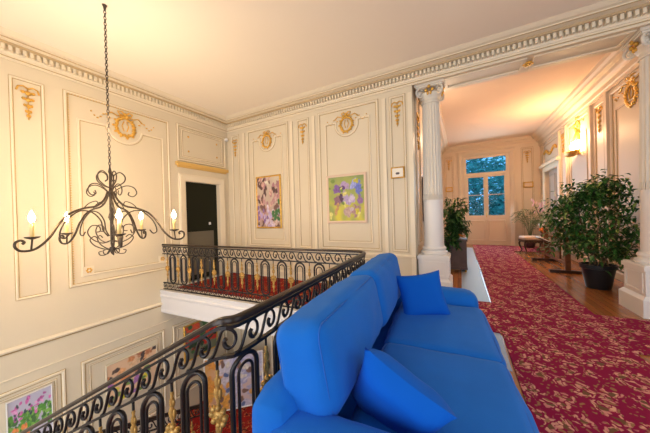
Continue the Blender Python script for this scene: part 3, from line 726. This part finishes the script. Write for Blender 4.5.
for i in range(5):
    a = R(56+72*i)
    piv = bpy.data.objects.new('arm', None)
    b = MB().tube(smoothline(arm_pts), .012, 6)
    b.tube(smoothline([(.27, 0, zc(1.71)), (.22, 0, zc(1.77)), (.15, 0, zc(1.80)), (.13, 0, zc(1.76)), (.16, 0, zc(1.745))]), .006, 5)
    # C scrolls under the arm
    b.tube(smoothline([(.40, 0, zc(1.42)), (.44, 0, zc(1.37)), (.48, 0, zc(1.40)), (.46, 0, zc(1.50)), (.40, 0, zc(1.60)), (.30, 0, zc(1.68)), (.19, 0, zc(1.66)), (.11, 0, zc(1.56)), (.09, 0, zc(1.44)), (.04, 0, zc(1.36))]), .008, 5)
    b.tube(smoothline([(.03, 0, zc(1.30)), (.10, 0, zc(1.28)), (.19, 0, zc(1.33)), (.24, 0, zc(1.42)), (.20, 0, zc(1.50)), (.13, 0, zc(1.49)), (.12, 0, zc(1.43)), (.16, 0, zc(1.42))]), .007, 5)
    b.tube(smoothline([(.03, 0, zc(1.19)), (.10, 0, zc(1.21)), (.18, 0, zc(1.26)), (.22, 0, zc(1.33)), (.18, 0, zc(1.37)), (.14, 0, zc(1.34))]), .007, 5)
    b.tube(smoothline([(.02, 0, zc(1.22)), (.06, 0, zc(1.14)), (.12, 0, zc(1.13)), (.14, 0, zc(1.17)), (.11, 0, zc(1.18))]), .006, 5)
    arm = b.build('arm', RUSTY, ch, True); arm.rotation_euler = (0, 0, a)
    b = MB().tube(smoothline([(.02, 0, zc(1.98)), (.07, 0, zc(2.00)), (.14, 0, zc(2.06)), (.15, 0, zc(2.13)), (.10, 0, zc(2.18)), (.04, 0, zc(2.14)), (.035, 0, zc(2.08)), (.06, 0, zc(2.06))]), .008, 5)
    b.tube(smoothline([(.02, 0, zc(1.90)), (.07, 0, zc(1.96)), (.16, 0, zc(2.01)), (.24, 0, zc(1.99)), (.27, 0, zc(1.92)), (.23, 0, zc(1.87)), (.18, 0, zc(1.89)), (.19, 0, zc(1.93))]), .007, 5)
    o = b.build('crown_scroll', RUSTY, ch, True); o.rotation_euler = (0, 0, a+R(18))
    b = MB().lathe([(.0, -.02), (.02, -.015), (.055, 0), (.06, .012), (.02, .006), (0, .006)], 16, cap=False); c_ = put(b, 'drip_pan', RUSTY, arm, (.685, 0, zc(1.40)))
    put(MB().tube([(.685, 0, zc(1.385)), (.69, 0, zc(1.33)), (.695, 0, zc(1.275))], .008, 5), 'bracket', RUSTY, arm, (0, 0, 0))
    put(MB().lathe([(.017, 0), (.017, .155), (.009, .16)], 12), 'candle_sleeve', CANDLE, arm, (.685, 0, zc(1.407)))
    put(MB().lathe([(.0, 0), (.013, .004), (.025, .030), (.024, .052), (.011, .085), (.0, .115)], 12, cap=False), 'bulb', BULB, arm, (.685, 0, zc(1.568)))

# ------------------------------------------------------------------ wall sconce
sc_ = thing('wall_sconce', (2.95, 9.6, 3.1), 'glowing gilt and glass wall sconce with a crescent bowl high on the right corridor wall', 'wall lamp')
b = MB()
b.lathe([(.0, -.10), (.14, -.09), (.27, -.045), (.35, .02), (.345, .04), (.26, -.01), (.13, -.05), (0, -.06)], 28, Matrix.Translation((-.17, 0, 0)) @ Matrix.Diagonal((.42, 1, 1, 1)), cap=False)
b.build('crescent_bowl', GOLD, sc_, True)
MB().box(-.03, 0, -.08, .08, -.05, .75).build('back_plate', GOLD, sc_)
b = MB()
for k in range(9):
    a = math.pi*k/8; b.tube([(-.03-.14*math.sin(a), .33*math.cos(a), .03), (-.03-.10*math.sin(a), .2*math.cos(a), .35), (-.03, 0, .72)], .006, 4)
for sg in (-1, 1): b.tube(smoothline([(-.03, 0, .70), (-.06, sg*.12, .85), (-.05, sg*.2, .78), (-.04, sg*.14, .70)]), .012, 5)
b.blob((-.05, 0, .80), (.04, .06, .10)); b.build('gilt_cage', GOLD, sc_, True)
b = MB()
for k in range(5):
    a = math.pi*(k+.5)/5
    b.lathe([(.0, 0), (.035, .02), (.045, .10), (.03, .20), (.0, .26)], 10, Matrix.Translation((-.05-.08*math.sin(a), .2*math.cos(a), .08)), cap=False)
b.build('glass_bulb', mat('lit_sconce_glass', (1, .9, .7), .4, emit=(1.0, .62, .28), es=110), sc_, True)
pl_ = point('sconce_glow', (2.55, 9.6, 3.55), 95, (1.0, .60, .30), .12)
point('corridor_warm_point', (-.3, 7.0, 3.4), 36, (1.0, .72, .48), .15)  # warm point light in mid-air, no fixture modelled
hl = point('hall_ceiling_fill', (-3.93, 1.53, 2.75), 84, (1.0, .76, .48), .25)  # added point light above the chandelier to brighten the ceiling

# ------------------------------------------------------------------ pictures
def picture(name, W, u0, u1, v0, v1, fw_, fmat, fn, label, cat='painting', n=(60, 90), off=.012, dep=.035, group=None, mount=0):
    um, vm = (u0+u1)/2, (v0+v1)/2; c = W @ Vector((um, vm, off))
    t = thing(name, tuple(c), label, cat, group=group)
    M = Matrix.Translation(-c) @ W
    MB().sweep(rect(u0+fw_/2, u1-fw_/2, v0+fw_/2, v1-fw_/2), [(-fw_/2, off), (-fw_/2, off+dep*.8), (0, off+dep), (fw_/2, off+dep*.6), (fw_/2, off)], (0, 0, 1), True, M).build('frame', fmat, t)
    a0, a1, b0, b1 = u0+fw_, u1-fw_, v0+fw_, v1-fw_
    g = MB(); cols = []
    for j in range(n[1]+1):
        for i in range(n[0]+1):
            g.v.append(M @ Vector((a0+(a1-a0)*i/n[0], b0+(b1-b0)*j/n[1], off+dep*.5))); cols.append(fn(i/n[0], j/n[1]))
    for j in range(n[1]):
        for i in range(n[0]): k = j*(n[0]+1)+i; g.f.append([k, k+1, k+n[0]+2, k+n[0]+1])
    me = bpy.data.meshes.new('canvas'); me.from_pydata([tuple(v) for v in g.v], [], g.f)
    ca_ = me.color_attributes.new('pigment', 'FLOAT_COLOR', 'POINT')
    for i, c3 in enumerate(cols): ca_.data[i].color = (*c3, 1)
    me.materials.append(PIGMENT); o = bpy.data.objects.new('canvas', me); COL.objects.link(o); o.parent = t
    return t
def nz3(u, v, s, o=0): return noise.noise(Vector((u*s+o, v*s-o*.7, o*1.3)))
def lerp3(a, b, t): t = max(0, min(1, t)); return tuple(a[i]*(1-t)+b[i]*t for i in range(3))
def blobs(rnd, n, cols, xr=(0, 1), yr=(0, 1), sr=(.04, .12)):
    return [(rnd.uniform(*xr), rnd.uniform(*yr), rnd.uniform(*sr), rnd.uniform(*sr)*1.3, rnd.uniform(0, 3.14), rnd.choice(cols)) for _ in range(n)]
def comp(base, bl):
    def fn(u, v):
        c = base(u, v)
        for (x, y, a, b_, r, col) in bl:
            dx, dy = u-x, v-y; p = dx*math.cos(r)+dy*math.sin(r); q = -dx*math.sin(r)+dy*math.cos(r)
            d = (p/a)**2+(q/b_)**2+nz3(u, v, 16, x*9)*.9
            if d < 1: c = lerp3(col, c, max(0, (d-.65)/.35)) if d > .65 else tuple(k*(1+.35*nz3(u, v, 30, y*5)) for k in col)
        return tuple(max(0, min(1, k)) for k in c)
    return fn
rn = random.Random(4)
bl = [(.3, .88, .22, .12, 0, (.72, .68, .58))] + blobs(rn, 100, [(.52, .30, .30), (.40, .20, .24), (.60, .46, .42), (.18, .09, .08), (.10, .05, .05), (.64, .40, .34)], sr=(.03, .08)) + blobs(rn, 34, [(.46, .36, .62), (.24, .14, .36), (.62, .54, .68)], yr=(0, .38), sr=(.03, .075)) + blobs(rn, 8, [(.05, .16, .05)], (.65, 1), (.05, .5), (.03, .07))
picture('framed_painting', WF, -4.82, -3.99, 1.25, 2.62, .04, GOLD, comp(lambda u, v: lerp3((.42, .28, .24), (.60, .52, .42), v+.4*nz3(u, v, 5)), bl), 'tall gilt-framed painting of blurred pink and mauve blossoms above the gallery balustrade')
rn = random.Random(9)
def yb(u, v): return lerp3(lerp3((.62, .55, .06), (.30, .36, .10), .5+nz3(u, v, 5)), (.20, .30, .12), v*.9-.2)
bl = [(.25, .72, .13, .12, 0, (.20, .10, .34)), (.45, .78, .17, .12, .3, (.42, .30, .52)), (.40, .74, .08, .06, 0, (.10, .04, .18)), (.84, .74, .10, .20, .2, (.13, .17, .55)), (.72, .82, .07, .14, -.5, (.30, .34, .70)),
      (.25, .45, .11, .14, 0, (.25, .12, .18)), (.38, .50, .06, .12, .4, (.08, .04, .10)), (.58, .48, .19, .13, 0, (.40, .32, .56)), (.66, .50, .10, .07, .5, (.55, .48, .66)), (.88, .45, .08, .11, 0, (.26, .14, .34)),
      (.55, .20, .16, .12, .2, (.45, .32, .30)), (.78, .22, .13, .15, 0, (.34, .20, .22)), (.22, .25, .05, .16, -.3, (.50, .28, .12)), (.66, .25, .07, .05, 0, (.50, .42, .50))] + blobs(rn, 12, [(.16, .26, .05), (.55, .50, .05), (.66, .62, .20)], sr=(.02, .07))
picture('framed_painting', WF, -2.68, -1.73, 1.36, 2.44, .055, CREAM, comp(yb, bl), 'square pale-framed painting of purple and blue irises on yellow green', n=(80, 80))
rn = random.Random(5)
bl = blobs(rn, 110, [(.10, .30, .05), (.20, .42, .08), (.06, .16, .05)], (0, 1), (.25, .68), (.03, .07)) + blobs(rn, 26, [(.62, .15, .42), (.70, .34, .60), (.40, .10, .32)], (.1, .98), (.55, .95), (.025, .05)) + blobs(rn, 6, [(.75, .25, .08)], (0, .5), (.2, .4), (.04, .06)) + blobs(rn, 8, [(.05, .08, .10)], (.1, .6), (.6, .85), (.02, .04))
picture('flower_painting', WL, .96, 1.43, -1.80, -1.05, .012, WHITE, comp(lambda u, v: (.48, .46, .58), bl), 'painting of pink and violet flowers over green leaves low on the stairwell wall', n=(90, 90))
rn = random.Random(6)
bl = blobs(rn, 34, [(.66, .28, .12), (.78, .42, .20), (.70, .48, .30), (.08, .06, .06), (.50, .20, .10)], (0, 1), (.45, 1), (.04, .10)) + blobs(rn, 14, [(.72, .62, .06), (.35, .16, .42), (.15, .25, .08)], (0, 1), (0, .5), (.05, .1))
picture('ornamental_painting', WL, 2.12, 3.02, -1.95, -1.14, .02, WALL, comp(lambda u, v: (.76, .52, .34), bl), 'orange and gold ornamental painting inside the middle panel of the stairwell wall', n=(80, 80))
rn = random.Random(8)
bl = blobs(rn, 16, [(.60, .03, .02), (.45, .02, .02), (.70, .10, .04)], (0, 1), (.3, 1), (.08, .16)) + blobs(rn, 16, [(.05, .14, .05), (.03, .06, .03)], sr=(.05, .1))
picture('poppy_painting', WL, 3.62, 4.55, -1.9, -1.02, .03, GOLD, comp(lambda u, v: (.20, .22, .14), bl), 'red poppy painting on the stairwell wall below the gallery edge', n=(60, 60))
# large canvas standing on the lower floor
du = Vector((.66, .62, 0)).normalized(); outv = Vector((du.y, -du.x, 0)); TP = Vector((-5.42, 3.80, 0))
WT = Matrix(((du.x, 0, outv.x, TP.x), (du.y, 0, outv.y, TP.y), (0, 1, 0, 0), (0, 0, 0, 1)))
rn = random.Random(12)
bl = blobs(rn, 34, [(.72, .36, .07), (.66, .28, .05), (.55, .30, .12)], (0, .62), (0, 1), (.06, .13)) + blobs(rn, 34, [(.44, .42, .56), (.56, .52, .60), (.34, .34, .52)], (.3, 1), (0, 1), (.06, .13)) + blobs(rn, 26, [(.10, .14, .30), (.60, .30, .08), (.18, .10, .08), (.62, .56, .50)], (0, 1), (0, 1), (.03, .06))
picture('large_canvas', WT, 0, 1.36, ZL+.02, -1.76, .03, WHITE, comp(lambda u, v: lerp3((.66, .34, .10), (.48, .44, .54), u+.4*nz3(u, v, 4)), bl), 'large orange and lilac canvas standing on the red carpet at the foot of the stairwell', n=(90, 90))
# small gilt-framed plates
def cream_(u, v): return (.10, .08, .09) if ((u-.5)/.16)**2+((v-.42)/.14)**2 < 1 else (.82, .79, .70)
picture('small_framed_plate', WF, -1.21, -.95, 2.24, 2.46, .022, GOLD, cream_, 'small gilt frame holding a cream plate on the pilaster beside the iris painting', 'picture frame', n=(20, 16), off=.03)
picture('small_framed_plate', WE, -.62, -.32, 2.50, 2.72, .04, GOLD, lambda u, v: (.70, .52, .36), 'small gilt frame on the end wall left of the french window', 'picture frame', n=(8, 8), off=.03)
picture('small_framed_plate', WE, 2.36, 2.70, 2.48, 2.72, .04, GOLD, lambda u, v: (.74, .56, .40), 'small gilt frame on the end wall right of the french window', 'picture frame', n=(8, 8), off=.03)
picture('dark_framed_picture', WJ, 5.98, 6.55, 1.35, 2.35, .05, WOODD, lambda u, v: (.12, .10, .09), 'narrow dark-framed picture glimpsed in the gap left of the left column', 'picture frame', n=(8, 8), off=.03)
tag(MB().lathe([(.0, 0), (.05, 0), (.05, .03), (.03, .06), (0, .07)], 16, Matrix.Translation((-5.83, 5.02, 3.78)) @ Matrix.Rotation(R(120), 4, 'X'), cap=False).build('alarm_sensor', WHITE, None, True), 'small white alarm sensor in the corner above the door', 'sensor')

# ------------------------------------------------------------------ plants
def leaf_geo(b, p, d, w, L, up=Vector((0, 0, 1)), fold=.25, droop=.25):
    d = d.normalized(); s = d.cross(up); s = s.normalized() if s.length > 1e-4 else Vector((1, 0, 0)); nn = s.cross(d)
    c1 = p+d*L*.35+nn*L*fold*.0; c2 = p+d*L*.7-Vector((0, 0, L*droop*.4)); tip = p+d*L-Vector((0, 0, L*droop))
    n = len(b.v)
    b.v += [p, c1+s*w*.5+nn*w*fold, c1-Vector((0, 0, 0)), c1-s*w*.5+nn*w*fold, c2+s*w*.35+nn*w*fold*.7, c2, c2-s*w*.35+nn*w*fold*.7, tip]
    b.f += [[n, n+1, n+2], [n, n+2, n+3], [n+1, n+4, n+5, n+2], [n+2, n+5, n+6, n+3], [n+4, n+7, n+5], [n+5, n+7, n+6]]
fic = thing('potted_ficus', (2.30, 6.75, 0), 'big bushy ficus in a black pot beside the right column', 'potted plant')
b = MB().lathe([(.0, 0), (.165, 0), (.175, .02), (.235, .38), (.26, .39), (.26, .46), (.24, .46), (.23, .42), (0, .42)], 32, cap=False); pot = b.build('pot', BLACKPL, fic, 'auto')
MB().lathe([(0, .43), (.23, .425)], 24, cap=False).build('soil', SOIL, fic)
rn = random.Random(3); b = MB(); tips = []
for i in range(9):
    a = i*.7; r = .05+.05*(i % 3)
    p0 = Vector((r*math.cos(a), r*math.sin(a), .42)); top = Vector((.34*math.cos(a*1.3)-.02, .34*math.sin(a*1.3), 1.2+.5*rn.random()))
    mid = p0.lerp(top, .5)+Vector((rn.uniform(-.05, .05), rn.uniform(-.05, .05), 0)); b.tube(smoothline([p0, mid, top]), .011, 5); tips += [mid, top]
b.build('stem', BARK, fic, True)
b = MB(); bp2 = MB()
cl = []
for i in range(104):
    a = rn.uniform(0, 6.28); z = rn.uniform(.58, 2.02); t = (z-.62)/1.4
    rad = (.62 if t < .55 else .62*(1-((t-.55)/.47)**2*.75))*math.sqrt(rn.uniform(.1, 1))
    x_ = rad*math.cos(a)*1.04-.05; y_ = rad*math.sin(a)*.9
    cl.append(Vector((min(.40, x_), y_, z)))
for c in cl:
    for k in range(34):
        q = c+Vector((rn.gauss(0, .10), rn.gauss(0, .10), rn.gauss(0, .10)))
        if q.x > .44: q.x = .44-rn.random()*.05
        dd = Vector((rn.uniform(-1, 1), rn.uniform(-1, 1), rn.uniform(-.7, .4)))
        if q.x > .36: dd.x = -abs(dd.x)
        leaf_geo(b if rn.random() < .93 else bp2, q, dd, rn.uniform(.042, .062), rn.uniform(.085, .125))
b.build('foliage', LEAF, fic, True); bp2.build('pale_foliage', LEAFP, fic, True)

pt_ = thing('planter_box_plant', (-.13, 7.55, 0), 'leafy plant in a tall brown box planter behind the left column', 'potted plant')
b = MB().box(-.27, .24, -.25, .25, .08, .78).box(-.29, .26, -.27, .27, .78, .84).box(-.28, .25, -.26, .26, .06, .12); b.build('planter', BROWNBOX, pt_)
for sx in (-.24, .21):
    for sy in (-.22, .22): put(MB().lathe([(.018, 0), (.024, .03), (.016, .07)], 8), 'foot', GOLD, pt_, (sx, sy, 0))
b = MB(); fl = MB(); rn = random.Random(21)
for i in range(46):
    a = rn.uniform(0, 6.28); h = rn.uniform(.15, 1.15); r = rn.uniform(.12, .50)*(1 if h < .7 else .65)
    tip = Vector((r*math.cos(a)*.9, r*math.sin(a)-.05, .84+h)); p0 = Vector((.06*math.cos(a), .06*math.sin(a), .8))
    if i < 14: tip.z = .84-rn.uniform(-.1, .45); tip.x = rn.uniform(-.5, .2); tip.y = -.38+rn.uniform(-.08, .04)
    ln_ = smoothline([p0, p0.lerp(tip, .5)+Vector((0, 0, .18)), tip], 6); b.tube(ln_, .005, 4)
    for q in ln_[4:]:
        for k in range(3):
            dd = Vector((rn.uniform(-1, 1), rn.uniform(-1, 1), rn.uniform(-.6, .5)))
            leaf_geo(b, q, dd, rn.uniform(.045, .075), rn.uniform(.10, .17))
b.build('foliage', LEAF2, pt_, True)
for i in range(16):
    q = Vector((rn.uniform(-.26, .24), rn.uniform(-.3, .0), .90+rn.uniform(-.02, .06)))
    for k in range(5): a = k*1.256; fl.blob((q.x+.022*math.cos(a), q.y+.022*math.sin(a), q.z), (.018, .018, .010), None, 5, 3)
fl.build('orange_blossom', ORANGE, pt_, True)

plm = thing('potted_palm', (2.42, 12.75, .017), 'small feathery palm by the end wall beside the french window', 'potted plant')
MB().lathe([(0, 0), (.13, 0), (.19, .30), (.20, .34), (.17, .34), (0, .31)], 20, cap=False).build('pot', BROWNBOX, plm, True)
b = MB(); rn = random.Random(31)
for i in range(15):
    a = i*2.4; L = rn.uniform(.55, .95); hh = rn.uniform(.75, 1.25)
    dx, dy = math.cos(a), math.sin(a)
    if dx > .2: L *= .5
    if dy > .3: L *= .6
    rach = smoothline([(0, 0, .3), (dx*L*.3, dy*L*.3, .3+hh*.7), (dx*L*.7, dy*L*.7, .3+hh), (dx*L, dy*L, .3+hh*.85)], 6)
    b.tube(rach, .006, 4)
    for j, q in enumerate(rach[5:]):
        for sg in (-1, 1): leaf_geo(b, q, Vector((dx*.7-dy*sg, dy*.7+dx*sg, .1)), .022, .20*(1-j*.03), droop=.35)
b.build('frond', PALM, plm, True)

# carved stool near the end wall
def rot_leg(b, x, y, h):
    sx = math.copysign(1, x); sy = math.copysign(1, y)
    b.tube(smoothline([(x, y, h), (x+sx*.03, y+sy*.03, h-.10), (x, y, h*.45), (x-sx*.03, y-sy*.03, .12), (x+sx*.02, y+sy*.02, 0.02)]), [.032]*5+[.03]*5+[.022]*5+[.018]*5+[.026], 8)
stl = thing('carved_stool', (2.18, 11.15, 0), 'low carved dark wood stool with a cream padded top and curved legs', 'stool', R(8))
b = MB().box(-.33, .33, -.28, .28, .42, .50); 
for i in range(9): b.blob((-.30+.075*i, -.285, .43), (.04, .02, .035))
b.build('apron', WOODD, stl)
put(puff(.66, .56, .12, .05, (0, 0, .02)), 'padded_top', CREAM, stl, (0, 0, .55))
for sx in (-1, 1):
    for sy in (-1, 1):
        b = MB(); rot_leg(b, sx*.28, sy*.23, .44); b.build('leg', WOODD, stl, True)
# wooden armchair further right
chx = thing('wooden_chair', (2.50, 10.15, 0), 'brown wooden chair partly hidden behind the ficus', 'chair', R(-90))
put(puff(.46, .44, .06, .025), 'seat', WOODM, chx, (0, 0, .46))
for sx in (-1, 1):
    MB().box(sx*.2-.02, sx*.2+.02, -.20, -.16, 0, .44).build('leg', WOODM, chx)
    MB().box(sx*.2-.02, sx*.2+.02, .17, .21, 0, 1.02).build('leg', WOODM, chx)
MB().box(-.2, .2, .175, .20, .86, .98).box(-.2, .2, .175, .20, .64, .70).build('backrest', WOODM, chx)
MB().box(-.24, -.19, -.2, .2, .66, .70).box(.19, .24, -.2, .2, .66, .70).box(-.23, -.2, -.2, -.17, .46, .66).box(.2, .23, -.2, -.17, .46, .66).build('armrest', WOODM, chx)
# trestle display stand with sloping white board
tr_ = thing('trestle_stand', (2.22, 8.9, 0), 'dark wooden trestle stand on two long feet with a sloping white board', 'display stand')
for yy in (-.86, .86):
    MB().box(-.34, .34, yy-.05, yy+.05, 0, .07).build('foot', WOODD, tr_)
    MB().box(-.05, .05, yy-.035, yy+.035, .07, .95).build('upright', WOODM, tr_)
MB().box(-.03, .03, -.86, .86, .18, .24).build('stretcher', WOODM, tr_)
put(MB().box(-.22, .22, -.30, .30, -.012, .012), 'sloping_board', PAPER, tr_, (-.02, .62, .62), (0, R(28), 0))
put(MB().box(-.24, .24, -.32, .32, -.035, -.013), 'board_frame', WOODD, tr_, (-.02, .62, .62), (0, R(28), 0))
# potted orchid with pink flowers on a pedestal and orange flowers
orc = thing('pink_orchid', (2.60, 11.9, .017), 'pink flowering plant peeping out at the left edge of the ficus', 'potted plant')
MB().lathe([(0, 0), (.15, 0), (.15, .05), (.06, .1), (.05, .75), (.14, .8), (.14, .84), (0, .84)], 16, cap=False).build('pedestal', WOODM, orc, True)
MB().lathe([(0, .84), (.07, .84), (.10, 1.0), (0, .98)], 14, cap=False).build('pot', WHITE, orc, True)
b = MB(); fl = MB(); f2 = MB(); rn = random.Random(5)
for i in range(7):
    a = i*.9; tip = Vector((.16*math.cos(a)-.08, .18*math.sin(a), 1.45+.38*rn.random())); b.tube(smoothline([(0, 0, .95), (.08*math.cos(a), .08*math.sin(a), 1.3), tip]), .005, 4)
    for k in range(4):
        q = tip+Vector((rn.gauss(0, .05), rn.gauss(0, .05), rn.gauss(0, .05)))
        for m_ in range(5): c = m_*1.256; fl.blob((q.x, q.y+.03*math.cos(c), q.z+.03*math.sin(c)), (.012, .026, .026), None, 6, 3)
for i in range(16): leaf_geo(b, Vector((0, 0, .97)), Vector((math.cos(i*1.9), math.sin(i*1.9), .8)), .05, .28, droop=.4)
b.build('stem', PALM, orc, True); fl.build('pink_blossom', PINK, orc, True)
bq = thing('orange_flower_pot', (2.42, 10.95, .62), 'little pot of orange flowers standing at the back of the padded stool', 'flower pot')
MB().lathe([(0, 0), (.06, 0), (.08, .12), (0, .11)], 14, cap=False).build('pot', BROWNBOX, bq, True)
b = MB(); fl = MB()
for i in range(18):
    q = Vector((rn.gauss(0, .07), rn.gauss(0, .07), .22+rn.gauss(0, .05)))
    fl.blob(tuple(q), (.035, .035, .03)); b.tube([(0, 0, .1), tuple(q)], .004, 4)
b.build('stem', PALM, bq); fl.build('orange_blossom', ORANGE, bq, True)
